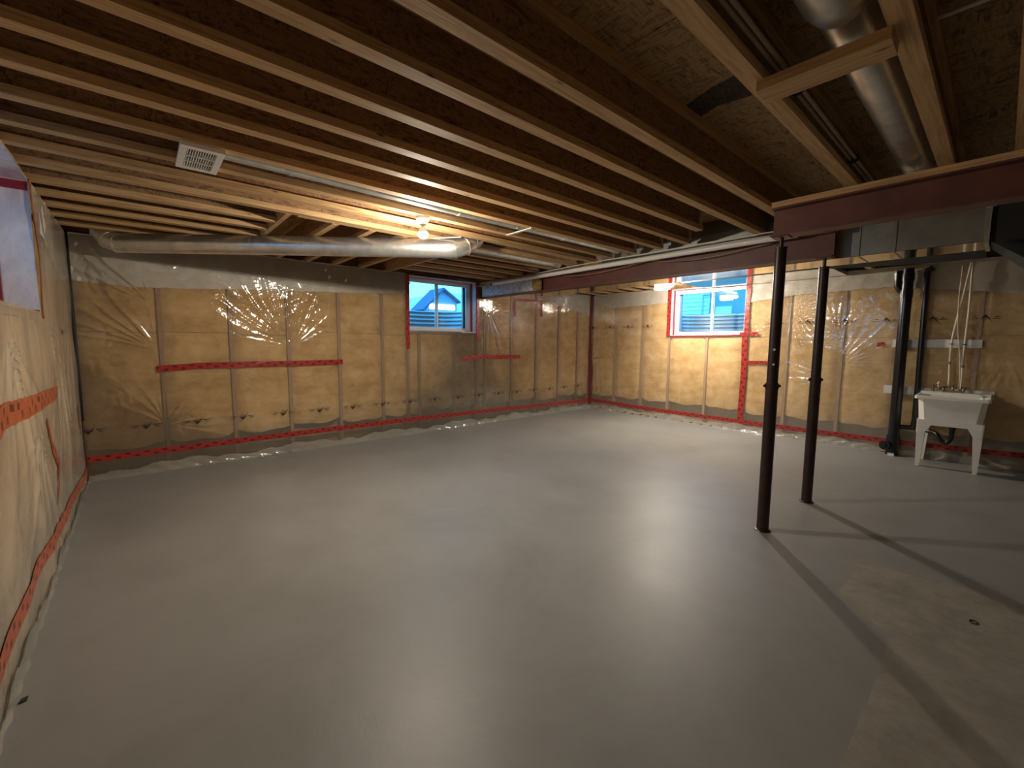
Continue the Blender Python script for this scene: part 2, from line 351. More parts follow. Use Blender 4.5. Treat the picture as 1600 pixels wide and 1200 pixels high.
def sheet(name, k, u0, u1, v0, v1, step, d0, mat, parent, hole=None, extra=None, scale=1.0):
    nu = max(2, int((u1 - u0) / step)); nv = max(2, int((v1 - v0) / step))
    U, V = np.meshgrid(np.linspace(u0, u1, nu + 1), np.linspace(v0, v1, nv + 1), indexing='ij')
    H = d0 + .007 + scale * relief(k, U, V)
    if extra is not None: H = H + extra(U, V)
    P = PF[k](U.ravel(), V.ravel(), H.ravel())
    P = np.stack([np.broadcast_to(np.asarray(c, float), U.size) for c in P], 1)
    org = world_loc(parent); P = P - np.array(org)[None]
    idx = np.arange((nu + 1) * (nv + 1)).reshape(nu + 1, nv + 1)
    q = np.stack([idx[:-1, :-1], idx[1:, :-1], idx[1:, 1:], idx[:-1, 1:]], -1).reshape(-1, 4)
    if hole:
        cu = (U[:-1, :-1] + U[1:, 1:]).ravel() / 2; cv = (V[:-1, :-1] + V[1:, 1:]).ravel() / 2
        q = q[~((cu > hole[0]) & (cu < hole[1]) & (cv > hole[2]) & (cv < hole[3]))]
    me = bpy.data.meshes.new(name); me.vertices.add(len(P)); me.vertices.foreach_set('co', P.ravel())
    me.loops.add(q.size); me.loops.foreach_set('vertex_index', q.ravel().astype(np.int32))
    me.polygons.add(len(q)); me.polygons.foreach_set('loop_start', np.arange(0, q.size, 4, dtype=np.int32))
    me.polygons.foreach_set('use_smooth', np.ones(len(q), bool)); me.update(calc_edges=True); me.validate()
    me.materials.append(M[mat]); o = bpy.data.objects.new(name, me); C.objects.link(o); o.parent = parent
    return o

def ribbon(name, k, pts, w, d, mat, parent=None, base=None, jag=0.0, seg=.03, flat=False):
    P = [np.array(p, float) for p in pts]; S_ = [P[0]]
    for a, b in zip(P[:-1], P[1:]):
        L = np.linalg.norm(b - a); m_ = max(1, int(L / seg))
        for i in range(1, m_ + 1): S_.append(a + (b - a) * i / m_)
    v = []; f = []; uvs = []; L = 0
    for i, p in enumerate(S_):
        t = S_[min(i + 1, len(S_) - 1)] - S_[max(i - 1, 0)]; t = t / np.linalg.norm(t); nrm = np.array([-t[1], t[0]])
        if i: L += np.linalg.norm(p - S_[i - 1])
        ww = w[0] + (w[1] - w[0]) * i / (len(S_) - 1) if isinstance(w, tuple) else w
        j = (random.random() - .5) * jag
        for s, uvv in ((-.5, 0), (-.17, .33), (.17, .66), (.5, 1)):
            q = p + nrm * (ww * s + j)
            dd = d + .008 + (0 if flat else (1.5 if k == 'L' else 1) * rel1(k, q[0], q[1]))
            v.append(PF[k](q[0], q[1], dd)); uvs.append((L, uvv))
    nS = len(S_)
    for i in range(nS - 1):
        for s in range(3): f.append((i * 4 + s, i * 4 + s + 1, i * 4 + s + 5, i * 4 + s + 4))
    # back skin gives the strip thickness
    nv_ = len(v); ax = {'A': (0, .0012, 0), 'B': (.0012, 0, 0), 'L': (-.0012, 0, 0)}[k]
    v += [tuple(p[i] + ax[i] for i in range(3)) for p in v]; uvs += uvs
    f += [tuple(nv_ + i for i in reversed(q)) for q in f]
    mb = MB(); mb.add(v, f); return mb.obj(name, mat, parent, base, smooth='all', uvs=uvs)

def batt(k, u0, u1, v0, v1, parent, rounded):
    nu = 10; nv = max(6, int((v1 - v0) / .06)); v = []; f = []
    lowj = random.uniform(-.03, .03) if rounded else 0
    for i in range(nu + 1):
        a = i / nu; u = u0 + (u1 - u0) * a
        sag = .035 * (abs(2 * a - 1) ** 3) if rounded else 0
        for j in range(nv + 1):
            bq = j / nv; lo = v0 + lowj + sag + (.010 * math.sin(u * 17) if rounded else 0); z = lo + (v1 - lo) * bq
            ed = min(a, 1 - a) * (u1 - u0); eb = min(bq, 1 - bq) * (v1 - v0)
            d = -.013 - .03 * math.exp(-ed / .012) - .008 * math.exp(-eb / .006) + .004 * math.sin(u * 23 + z * 9)
            v.append(PF[k](u, z, d))
    for i in range(nu):
        for j in range(nv):
            q = i * (nv + 1) + j; f.append((q, q + nv + 1, q + nv + 2, q + 1))
    # sides back to the wall
    o = len(v); ring = [i * (nv + 1) for i in range(nu + 1)] + [nu * (nv + 1) + j for j in range(1, nv + 1)] + [i * (nv + 1) + nv for i in range(nu - 1, -1, -1)] + [j for j in range(nv - 1, 0, -1)]
    for r in ring:
        p = list(v[r])
        if k == 'A': p[1] = YA + .13
        elif k == 'B': p[0] = XR + .13
        else: p[0] = XL - .13
        v.append(tuple(p))
    m_ = len(ring)
    for i in range(m_): f.append((ring[i], ring[(i + 1) % m_], o + (i + 1) % m_, o + i))
    MB().add(v, f).obj('insulation_batt', 'batt', parent, smooth=True)

def wallparts(k, root, studs, cripples, u0, u1, win):
    """studs: full height; cripples: under the window only"""
    def stud(u, z0, z1):
        a = PF[k](u - .019, z0, -.010); b = PF[k](u + .019, z1, -.14)
        MB().box(a[0], b[0], a[1], b[1], a[2], b[2]).obj('stud', 'stud', root)
    for u in studs: stud(u, .045, ZC)
    for u in cripples: stud(u, .045, win[2] - .04)
    a = PF[k](u0, 0.0, -.012); b = PF[k](u1, .04, -.14); MB().box(a[0], b[0], a[1], b[1], a[2], b[2]).obj('bottom_plate', 'stud', root)
    a = PF[k](win[0] - .04, win[2] - .045, -.012); b = PF[k](win[1] + .04, win[2] - .012, -.14); MB().box(a[0], b[0], a[1], b[1], a[2], b[2]).obj('sill_plate', 'stud', root)
    allu = sorted([u0 - .019] + studs + cripples + [u1 + .019])
    for a, b in zip(allu[:-1], allu[1:]):
        if b - a < .07: continue
        lo, hi = a + .0195, b - .0195
        inwin = a >= win[0] - .06 and b <= win[1] + .06
        zm = 1.46 + random.uniform(-.03, .03)
        if inwin: batt(k, lo, hi, .30, win[2] - .05, root, True)
        else: batt(k, lo, hi, .30, zm - .002, root, True); batt(k, lo, hi, zm + .002, ZC, root, False)

def shell(name, k, u0, u1, win, t0=.14, t1=.40):
    mb = MB()
    def bx(ua, ub, za, zb):
        a = PF[k](ua, za, -t0); b = PF[k](ub, zb, -t1); mb.box(a[0], b[0], a[1], b[1], a[2], b[2])
    bx(u0, win[0], 0, ZS); bx(win[1], u1, 0, ZS); bx(win[0], win[1], 0, win[2]); bx(win[0], win[1], win[3], ZS)
    return struct(mb.obj(name, 'concrete'))
wall_back = shell('wall_back', 'A', XL - .14, XR + .4, WA)
wall_right = shell('wall_right', 'B', YF, YA + .14, WB)
wall_left = shell('wall_left', 'L', YF, YA + .4, WL)
wall_front = struct(MB().box(XL - .4, XR + .4, YF - .2, YF, 0, ZS).obj('wall_front', 'concrete'))
A_full = [-.434, .181, .796, 1.385, 1.99, 2.588, 2.978, 4.212, 4.395, 4.995, 5.604, 6.222, 6.79, 7.18]
wallparts('A', wall_back, A_full[1:-1], [3.165, 3.784], -.434, 7.18, WA)
wallparts('B', wall_right, [5.12, 4.506, 3.955, 2.665, 2.088, 1.436, .830, .187, -.42, -1.03, -1.64, -2.25], [3.279], -2.58, 5.70, WB)
wallparts('L', wall_left, [5.10, 4.49, 3.995, 2.425, 1.8, 1.2, .6, 0, -.6, -1.2, -1.8], [3.6, 3.0], -2.58, 5.70, WL)

# vapour barrier sheets
PA = sheet('vapour_barrier', 'A', XL + .005, XR - .005, .0, ZC - .002, .0105, 0.0, 'poly', wall_back, hole=WA)
PB = sheet('vapour_barrier', 'B', YF + .01, YA - .01, .0, ZC - .002, .0125, 0.0, 'poly', wall_right, hole=WB)
PL = sheet('vapour_barrier', 'L', YF + .01, YA - .01, .0, ZC - .002, .02, 0.0, 'polyleft', wall_left, hole=(WL[0], WL[1], WL[2] , WL[3]), scale=1.5)

# white wrap strips along the top of the walls (polygon strips just behind the clear sheet)
def wrap(k, poly, parent, d=-.0005):
    pts = [np.array(p, float) for p in poly]
    # poly given as lower edge points (u, v), the top edge is the ceiling
    v = []; f = []
    us = []
    for a, b in zip(pts[:-1], pts[1:]):
        m_ = max(1, int(abs(b[0] - a[0]) / .04))
        for i in range(m_): us.append(a + (b - a) * i / m_)
    us.append(pts[-1]); nz = 8
    for p in us:
        lo = p[1] + random.uniform(-.004, .004); hi = max(ZC + .01, lo + .01)
        for j in range(nz + 1):
            z = lo + (hi - lo) * j / nz
            v.append(PF[k](p[0], z, d + .003 * math.sin(p[0] * 31 + z * 17) + .002 * math.sin(p[0] * 57 - z * 40)))
    for i in range(len(us) - 1):
        for j in range(nz): q = i * (nz + 1) + j; f.append((q, q + nz + 1, q + nz + 2, q + 1))
    MB().add(v, f).obj('building_wrap', 'wrap', parent, smooth='all')
wrap('A', [(-.43, 1.915), (0.0, 1.89), (1.0, 1.95), (2.0, 2.0), (2.9, 2.05), (2.95, 2.06)], wall_back)
wrap('A', [(5.70, 2.20), (6.04, 2.11), (6.6, 2.02), (7.15, 1.945)], wall_back)
wrap('B', [(5.65, 2.22), (5.22, 2.065), (4.6, 2.08), (3.965, 2.10)], wall_right)
wrap('B', [(2.64, 2.02), (2.0, 2.085), (1.0, 2.105), (.70, 2.06), (-.1, 1.94), (-1.2, 1.90), (-2.5, 1.90)], wall_right)
wrap('L', [(5.68, 1.94), (5.3, 1.86), (4.9, 1.93), (4.55, 2.03), (4.2, 2.10), (4.02, 2.16)], wall_left)
wrap('L', [(2.40, 2.02), (1.0, 2.0), (-2.5, 2.0)], wall_left)
# crumpled hem on the floor line
def hem(k, u0, u1, parent, top=.085, am=1.0):
    v = []; f = []; n_ = int((u1 - u0) / .03)
    for i in range(n_ + 1):
        u = u0 + (u1 - u0) * i / n_; h = top + .022 * math.sin(u * 5.3) + .012 * math.sin(u * 19) + random.uniform(-.006, .006)
        for j in range(6):
            t = j / 5; v.append(PF[k](u, .001 + h * t, .016 + am * (.010 * math.sin(u * 37 + t * 7) * (1 - t) + random.uniform(-.002, .004) + .022 * (1 - t) ** 3)))
    for i in range(n_):
        for j in range(5): q = i * 6 + j; f.append((q, q + 6, q + 7, q + 1))
    MB().add(v, f).obj('sheet_hem', 'polyhem', parent, smooth='all')
hem('A', XL + .02, XR - .02, wall_back); hem('B', YF + .02, YA - .02, wall_right, .075); hem('L', YF + .02, YA - .02, wall_left, .05, .45)

# printed marks on the sheets: a small fan of leaves with two pairs of dashes
def marks(k, us, z, sheet_o, flip=1, sc=1.0, fade=1):
    for u in us:
        mb = MB()
        def stroke(p, q, w):
            p = np.array(p) * sc; q = np.array(q) * sc; t = (q - p) / np.linalg.norm(q - p); nrm = np.array([-t[1], t[0]]) * w * .5 * sc
            c = [p - nrm * .6, q - nrm * .2, q + nrm * .2, p + nrm * .6]
            c = [(u + a[0] * (1 if k == 'A' else -1), z + flip * a[1]) for a in c]
            mid = [rel1(k, *a) for a in c]
            mb.add([PF[k](a[0], a[1], m_ * (1.5 if k == 'L' else 1) + .0135) for a, m_ in zip(c, mid)], [(0, 1, 2, 3)])
        for an in (-50, -28, -6, 16, 38, 56):
            a = math.radians(an); stroke((0, -.032), (.055 * math.sin(a) * 1.0, -.032 + .066 * math.cos(a)), .013)
        stroke((0, -.036), (.055, .040), .018); stroke((0, -.036), (-.022, .0), .016)
        for s in (-1, 1):
            stroke((s * .060, .006), (s * .140, .010), .014); stroke((s * .078, -.014), (s * .122, -.012), .015)
        mb.obj('printed_mark', 'ink', sheet_o)
marks('A', [-.414 + .424 * i for i in range(18)], .497, PA, sc=.95)
marks('B', [5.66 - .424 * i for i in range(4)] + [2.27 - .424 * i for i in range(12)], 1.685, PB, flip=-1, sc=.95)
marks('L', [4.9, 4.45, 4.0 - .0], 1.25, PL, sc=.9) if False else marks('L', [4.82], 1.43, PL, sc=.8)

# ------------------------------------------------------------------ windows
def window(name, k, win, dframe, mull=None, film=False):
    r = sempty(name, PF[k](*win[0:1], win[2], 0.0))
    u0, u1, z0, z1 = win
    def bx(nm, mat, ua, ub, za, zb, da, db, par=r):
        a = PF[k](ua, za, da); b = PF[k](ub, zb, db); return MB().box(a[0], b[0], a[1], b[1], a[2], b[2]).obj(nm, mat, par)
    bx('jamb', 'jamb', u0 - .012, u0, z0, z1, .004, -.36); bx('jamb', 'jamb', u1, u1 + .012, z0, z1, .004, -.36)
    bx('sill', 'jamb', u0 - .012, u1 + .012, z0 - .012, z0, .006, -.36); bx('head', 'jamb', u0 - .012, u1 + .012, z1, z1 + .012, .004, -.36)
    d0, d1 = dframe, dframe - .07; w = .035
    fr = sempty('frame', (0, 0, 0)); bpy.data.objects.remove(fr)
    mb = MB()
    def rect(mb, ua, ub, za, zb, w, d0, d1):
        for (a_, b_, c_, e_) in ((ua, ub, za, za + w), (ua, ub, zb - w, zb), (ua, ua + w, za + w, zb - w), (ub - w, ub, za + w, zb - w)):
            a = PF[k](a_, c_, d0); b = PF[k](b_, e_, d1); mb.box(a[0], b[0], a[1], b[1], a[2], b[2])
    rect(mb, u0, u1, z0, z1, w, d0, d1); mb.obj('frame', 'vinyl', r)
    um = mull
    for (a_, b_, dd) in ((u0 + w, um + .02, d0 - .012), (um - .02, u1 - w, d0 - .036)):
        mb = MB(); rect(mb, a_, b_, z0 + w, z1 - w, .028, dd, dd - .024); s = mb.obj('sash', 'vinyl', r)
        bx('pane', 'glass', a_ + .028, b_ - .028, z0 + w + .028, z1 - w - .028, dd - .010, dd - .014, s)
    # tape lines where the wrap meets the frame
    for seg_, wd in (((u0 + .002, z0 + .0, u0 + .002, z1), 0), ((u1 - .002, z0, u1 - .002, z1), 0)):
        a = PF[k](seg_[0] - .003, z0, d0 + .002); b = PF[k](seg_[0] + .003, z1, d0 + .055); MB().box(a[0], b[0], a[1], b[1], a[2], b[2]).obj('frame_tape', 'tapem', r)
    for z in (z0 + .002, z1 - .002):
        a = PF[k](u0, z - .003, d0 + .002); b = PF[k](u1, z + .003, d0 + .04); MB().box(a[0], b[0], a[1], b[1], a[2], b[2]).obj('frame_tape', 'tapem', r)
    return r
w1_ = window('window_1', 'A', WA, -.14, 3.56)
w2_ = window('window_2', 'B', WB, -.13, 3.27)
w3_ = window('window_3', 'L', WL, -.20, 3.2)
for nm_, z_, u_ in (('latch', 2.235, 3.10),):
    MB().box(3.045, 3.105, YA + .145, YA + .152, 2.232, 2.246).obj('warning_sticker', 'ink', w1_)
    MB().box(XR + .135, XR + .142, 3.80, 3.86, 2.225, 2.238).obj('warning_sticker', 'ink', w2_)
# the left window's reveal is lined with loose glossy film
M['jambfilm'] = simple('film_lined_reveal', (.86, .76, .76), .16, c2=(.66, .56, .60), scale=5, stretch=(1, 1, .5), bmp=.9, bscale=7, dist=1.5)
M['jambfilm'].node_tree.nodes['Principled BSDF'].inputs['Coat Weight'].default_value = .6
for o in w3_.children:
    if o.name.split('.')[0] in ('jamb', 'head', 'sill'): o.data.materials[0] = M['jambfilm']
MB().box(XL - .199, XL, 3.9700, 3.9715, 2.268, 2.320).obj('reveal_tape', 'tapem', w3_)
MB().box(XL - .199, XL, 3.9700, 3.9715, 1.537, 1.552).obj('reveal_tape', 'tapem', w3_)
MB().box(XL - .199, XL - .172, 3.9695, 3.9712, 1.537, 1.80).obj('reveal_tape', 'tapem', w3_)
# window wells, ground and neighbouring houses
def well(k, win, dep, parent_loc, label, h0, h1, wid):
    c = (win[0] + win[1]) / 2; r = thing('window_well', PF[k](c, h0, -.36 - dep * .5), label, 'window well')
    nr = 60; v = []; f = []; seg = 28
    for j in range(nr + 1):
        z = h0 + (h1 - h0) * j / nr; dd = .012 * math.sin(z * 2 * math.pi / .068)
        for i in range(seg + 1):
            a = math.pi * i / seg; uu = c + (wid / 2 + dd) * math.cos(a); de = -.40 - (dep + dd) * math.sin(a) ** .7
            v.append(PF[k](uu, z, de))
    for j in range(nr):
        for i in range(seg): q = j * (seg + 1) + i; f.append((q, q + 1, q + seg + 2, q + seg + 1))
    MB().add(v, f).obj('ribbed_wall', 'well', r, smooth='all')
    a = PF[k](c - wid / 2 - .1, h0 - .06, -.402); b = PF[k](c + wid / 2 + .1, h0, -.42 - dep)
    MB().box(a[0], b[0], a[1], b[1], a[2], b[2]).obj('gravel_bed', 'ground', r)
well('A', WA, .55, None, 'ribbed metal window well outside the back window', 1.45, 1.90, 1.35)
well('B', WB, .55, None, 'ribbed metal window well outside the right window', 1.45, 1.93, 1.40)
well('L', WL, .55, None, 'ribbed metal window well outside the left window', 1.45, 1.93, 1.65)
gm = MB()
GZ = 1.86
gm.box(-30, XL - 1.35, -30, 40, 1.2, GZ); gm.box(XR + 1.05, 45, -30, 40, 1.2, GZ); gm.box(XL - 1.35, XR + 1.05, YA + 1.05, 40, 1.2, GZ)
tag(gm.obj('yard_ground', 'ground'), 'dark ground outside the basement windows', 'ground')['kind'] = 'structure'
hA = thing('neighbour_house', (11.5, 18, GZ), 'blue shadowed gabled house with a lit window strip seen through the back window', 'house')
MB().prism([(10.25, GZ), (10.25, 2.95), (11.2, 3.85), (12.05, 3.35), (12.05, GZ)], lambda x, z: (x, 18, z), lambda x, z: (x, 19, z)).obj('wall', 'sidingshade', hA)
MB().prism([(10.1, 2.8), (11.2, 3.86), (12.15, 3.28), (12.15, 3.36), (11.2, 3.97), (10.05, 2.88)], lambda x, z: (x, 17.8, z), lambda x, z: (x, 19.1, z)).obj('roof', 'roof', hA)
for i in range(3): MB().box(10.5 + i * .48, 10.94 + i * .48, 17.96, 17.99, 2.95, 3.16).obj('lit_window', 'litwindow', hA)
MB().box(12.2, 15.5, 19, 24, GZ, 3.9).obj('wing', 'siding', hA)
hB = thing('neighbour_house', (12, 4.8, GZ), 'house with pale lap siding and a small window seen through the right window', 'house')
for i in range(14):
    z = GZ + i * .115
    MB().hexa([(12.0, 5.45, z), (12.05, 5.45, z), (12.05, 9.5, z), (12.0, 9.5, z)], [(12.03, 5.45, z + .12), (12.08, 5.45, z + .12), (12.08, 9.5, z + .12), (12.03, 9.5, z + .12)]).obj('siding_board', 'siding', hB)
MB().box(12.06, 16, 1.0, 9.5, GZ, 3.6).obj('wall', 'sidingshade', hB)
MB().box(12.02, 12.06, 4.85, 5.27, 2.19, 2.38).obj('window', 'siding', hB)
MB().tube([(11.95, 5.6, 2.2), (11.95, 5.6, 2.72), (11.95, 5.4, 2.74)], .03, 8).obj('downpipe', 'well', hB)

# ------------------------------------------------------------------ ceiling: subfloor panels, joists
ceiling = struct(MB().box(XL - .4, XR + .4, YF - .2, YA + .4, ZS + .018, ZS + .05).obj('ceiling', 'osb'))
for i in range(4):
    for j in range(7):
        x0 = XL - .4 + i * 2.44; y0 = YF - .2 + j * 1.22 + .02; x1 = min(x0 + 2.434, XR + .4); y1 = min(y0 + 1.216, YA + .4)
        x0 += (.0 if j % 2 else 0)
        if x1 > x0 and y1 > y0: MB().box(x0, x1, y0, y1, ZS, ZS + .017).obj('subfloor_panel', 'osb', ceiling)
def joistx(fe, x0, x1, stiff=None, zb=ZC):
    y0, y1, yc = fe - .064, fe, fe - .032
    j = MB().box(x0, x1, yc - .005, yc + .005, zb + .036, ZS - .036).obj('floor_joist', 'web', ceiling)
    MB().box(x0, x1, y0, y1, zb, zb + .038).obj('bottom_flange', 'flange', j)
    MB().box(x0, x1, y0, y1, ZS - .038, ZS - .0005).obj('top_flange', 'flange', j)
    if stiff: MB().box(stiff - .03, stiff - .002, y0 + .004, yc - .006, zb + .039, ZS - .040).obj('web_stiffener', 'endgrain', j)
def joisty(xc, y0, y1):
    j = MB().box(xc - .005, xc + .005, y0, y1, ZC + .036, ZS - .036).obj('floor_joist', 'web', ceiling)
    MB().box(xc - .026, xc + .026, y0, y1, ZC, ZC + .038).obj('bottom_flange', 'flange_y', j)
    MB().box(xc - .026, xc + .026, y0, y1, ZS - .038, ZS - .0005).obj('top_flange', 'flange_y', j)
x0j = XL - .13
for fe in (-2.3, -1.9, -1.5, -1.1, -.7, -.36, .035, .307, .716, 1.221): joistx(fe, x0j, 7.3)
joistx(1.523, x0j, 4.25); joistx(1.83, x0j, 3.71, 3.70)
for fe in (2.135, 2.43, 2.745, 3.062): joistx(fe, x0j, 4.12, 4.12)
for fe in (3.362, 3.684): joistx(fe, x0j, 4.25)
for fe in (4.05, 4.37, 4.70, 5.03, 5.36): joistx(fe, x0j, .905); joistx(fe, 2.70, 4.25)
for fe in (1.55, 1.855, 2.16, 2.465, 2.77, 3.075, 3.38, 3.685, 3.99, 4.295, 4.60, 4.905, 5.21, 5.515): joistx(fe, 4.42, 7.3)
for xc in (1.30, 1.62, 1.94, 2.28): joisty(xc, 3.74, YA + .1)
for xa, xb in ((.912, .95), (2.655, 2.695)):
    MB().box(xa, xb, 3.69, YA + .1, ZC, ZS - .001).obj('header_joist', 'flange_y', ceiling)
MB().box(1.0, 2.64, 3.69, 3.728, ZC, ZS - .001).obj('header_joist', 'flange', ceiling)
for fe in (4.37, 4.70, 5.03):   # joist hangers
    MB().box(.885, .906, fe - .070, fe + .006, ZC - .003, ZC - .0005).obj('joist_hanger', 'galv', ceiling)
# rim boards above the walls
MB().box(XL - .14, XR + .14, YA + .10, YA + .139, ZC, ZS - .001).obj('rim_board', 'rim', ceiling)
MB().box(XR + .10, XR + .139, YF, YA + .1, ZC, ZS - .001).obj('rim_board', 'rim', ceiling)
MB().box(XL - .139, XL - .131, YF, YA + .1, ZC, ZS - .001).obj('rim_board', 'rim', ceiling)
# cross brace under the opening bay
MB().box(1.782, 1.90, .295, .675, ZC - .0385, ZC - .0005).obj('cross_brace', 'flange_y', ceiling)
MB().box(3.345, 3.475, 1.115, 1.12, ZC, ZC + .001)
# blackened patch on the subfloor in the open bay
st = MB(); pp = [(2.10, .86), (2.24, .80), (2.33, .90), (2.30, 1.05), (2.34, 1.16), (2.18, 1.17), (2.12, 1.0)]
st.add([(x, y, ZS - .0012) for x, y in pp] + [(x, y, ZS - .0004) for x, y in pp], [tuple(range(7)), tuple(range(13, 6, -1))] + [(i, (i + 1) % 7, 7 + (i + 1) % 7, 7 + i) for i in range(7)])
M['tar'] = simple('tar_stain', (.018, .013, .010), .8, c2=(.09, .055, .03), scale=35, stretch=(1, 3, 1))
st.obj('dark_stain', 'tar', ceiling)

# ------------------------------------------------------------------ steel beams and posts
def beam(xc, y0, y1, z0, z1, label):
    b = thing('steel_beam', (xc, (y0 + y1) / 2, z0), label, 'beam')
    MB().box(xc - .065, xc + .065, y0, y1, z0, z0 + .010).obj('bottom_flange', 'primer', b)
    MB().box(xc - .065, xc + .065, y0, y1, z1 - .010, z1).obj('top_flange', 'primer', b)
    MB().box(xc - .004, xc + .004, y0, y1, z0 + .010, z1 - .010).obj('web', 'primer', b)
    MB().box(xc - .065, xc + .065, y0 + .0, y1, z1 + .001, ZC - .001).obj('wood_nailer', 'flange_y', b)
    return b
b1 = beam(3.41, YF + .01, 1.12, 2.114, 2.304, 'rust red steel beam with wooden nailer on top, nearer to the camera')
b2 = beam(4.337, .965, YA + .139, 2.088, 2.288, 'long rust red steel beam running into the back wall beside the window')
def post(x, y, ztop, label, stickers):
    p = thing('jack_post', (x, y, 0), label, 'post', None)
    MB().lathe((x, y, 0), [(.040, .002), (.040, 1.09)], 24).obj('lower_tube', 'postpaint', p, smooth=True)
    MB().lathe((x, y, 0), [(.036, 1.09), (.036, ztop - .075)], 24).obj('upper_tube', 'postpaint', p, smooth=True)
    MB().lathe((x, y, 0), [(.043, 1.055), (.043, 1.095)], 24).obj('collar', 'postpaint', p, smooth=True)
    MB().tube([(x - .037, y + .042, 1.075), (x + .037, y - .042, 1.075)], .010, 8).obj('pin', 'steelscrew', p)
    MB().lathe((x, y, 0), [(.040, ztop - .080), (.040, ztop - .072)], 24).obj('cap', 'steelscrew', p)
    MB().lathe((x, y, 0), [(.013, ztop - .072), (.013, ztop - .007)], 16).obj('jack_screw', 'steelscrew', p, smooth=True)
    MB().box(x - .05, x + .05, y - .05, y + .05, ztop - .007, ztop - .0005).obj('bearing_plate', 'primer', p)
    bm = MB(); bm.lathe((x, y, 0), [(.056, .001), (.052, .006), (.042, .010)], 18); bm.obj('base', 'steelscrew', p)
    for z in stickers:
        c = (CAM - Vector((x, y, z))); c.z = 0; c.normalize(); t = Vector((-c.y, c.x, 0)); ctr = Vector((x, y, z)) + c * .0375
        vs = [ctr + t * .008 * math.cos(a) + Vector((0, 0, .008 * math.sin(a))) for a in [i * math.pi / 5 for i in range(10)]]
        vs += [v - c * .003 for v in vs]
        MB().add(vs, [tuple(range(10)), tuple(range(19, 9, -1))] + [(i, (i + 1) % 10, 10 + (i + 1) % 10, 10 + i) for i in range(10)]).obj('round_sticker', 'pvc', p)
    return p
post(3.410, 1.065, 2.114, 'dark brown steel jack post nearest the camera with two white dots', (1.23, 1.335))
post(4.337, 1.025, 2.088, 'dark brown steel jack post further back, under the long beam end', ())

# foam and bagged insulation at the beam pocket
ins = MB(); nseg = 26
for s_ in range(1):
    v = []; f = []
    prof = [(-.075, .0), (-.085, .10), (-.075, .19), (-.02, .205), (-.012, .20), (-.012, .0), (-.02, -.005)]
    for i in range(nseg + 1):
        y = 4.42 + (5.60 - 4.42) * i / nseg
        for (dx, dz) in prof:
            q = .010 * math.sin(y * 21 + dz * 30) + random.uniform(-.006, .006)
            v.append((4.337 + dx * 1.25 + (q if dx < -.03 else 0), y, 2.104 + dz * .86 + (q if dz > .1 else 0)))
    k_ = len(prof)
    for i in range(nseg):
        for j in range(k_): a = i * k_ + j; b = i * k_ + (j + 1) % k_; f.append((a, b, b + k_, a + k_))
    f.append(tuple(range(k_))); f.append(tuple(range(nseg * k_ + k_ - 1, nseg * k_ - 1, -1)))
    ins.add(v, f)
io = ins.obj('insulation_wrap', 'glassfibre', None, base=(4.25, 5.0, 2.085), smooth=True)
tag(io, 'lumpy grey bagged insulation along the beam end beside the back window', 'insulation')
fm = MB(); v = []; f = []
for i in range(5):
    y = 4.28 + .15 * i / 4; sc_2 = [.6, .95, 1.05, 1.0, .85][i]
    for a in range(12):
        an = a * math.pi / 6; v.append((4.275 - .055 * sc_2 * (1 + .15 * math.sin(a * 3 + i)) * max(-.2, -math.cos(an)), y, 2.178 + .088 * sc_2 * math.sin(an) * (1 + .08 * math.sin(a * 5 + i * 2))))
for i in range(4):
    for a in range(12): f.append((i * 12 + a, i * 12 + (a + 1) % 12, i * 12 + 12 + (a + 1) % 12, i * 12 + 12 + a))
f.append(tuple(range(11, -1, -1))); f.append(tuple(range(48, 60)))
fm.add(v, f); fo = fm.obj('foam_lump', 'foam', io, smooth=True); fo['label'] = 'yellow foam lump at the cut end'

# ------------------------------------------------------------------ ductwork
def seam(c0, c1, r, par, mat='galv'):
    MB().tube([c0, c1], r, 24).obj('joint_band', mat, par, smooth=True)
d = thing('round_duct', (1.1, 4.4, 2.25), 'large round galvanised duct crossing below the joists in front of the back wall', 'duct')
A_, B_ = Vector((-.02, 5.33, 2.25)), Vector((2.25, 3.52, 2.25)); dirv = (B_ - A_).normalized()
MB().tube([A_, B_], .086, 32).obj('duct_pipe', 'galv', d, smooth=True)
for t in (.385, .83, .998): P = A_ + dirv * (B_ - A_).length * t; seam(P - dirv * .012, P + dirv * .012, .0885, d)
el = [B_, B_ + dirv * .07 + Vector((0, 0, .0)), B_ + dirv * .15 + Vector((.03, .02, .035)), B_ + dirv * .19 + Vector((.09, .08, .09)), B_ + dirv * .20 + Vector((.18, .13, .145))]
MB().tube(el, .088, 24).obj('elbow', 'galv', d, smooth=True)
for i in (1, 2, 3):
    t = (el[i + 1] - el[i - 1]).normalized(); MB().tube([el[i] - t * .006, el[i] + t * .006], .0915, 24).obj('elbow_rib', 'galv', d, smooth=True)
el2 = [A_, A_ - dirv * .08 + Vector((0, 0, .0)), A_ - dirv * .15 + Vector((-.01, .01, .03)), A_ - dirv * .19 + Vector((-.02, .02, .10)), A_ - dirv * .20 + Vector((-.02, .02, .16))]
MB().tube(el2, .086, 24).obj('elbow', 'galv', d, smooth=True)
for i in (1, 2, 3):
    t = (el2[i + 1] - el2[i - 1]).normalized(); MB().tube([el2[i] - t * .006, el2[i] + t * .006], .0895, 24).obj('elbow_rib', 'galv', d, smooth=True)
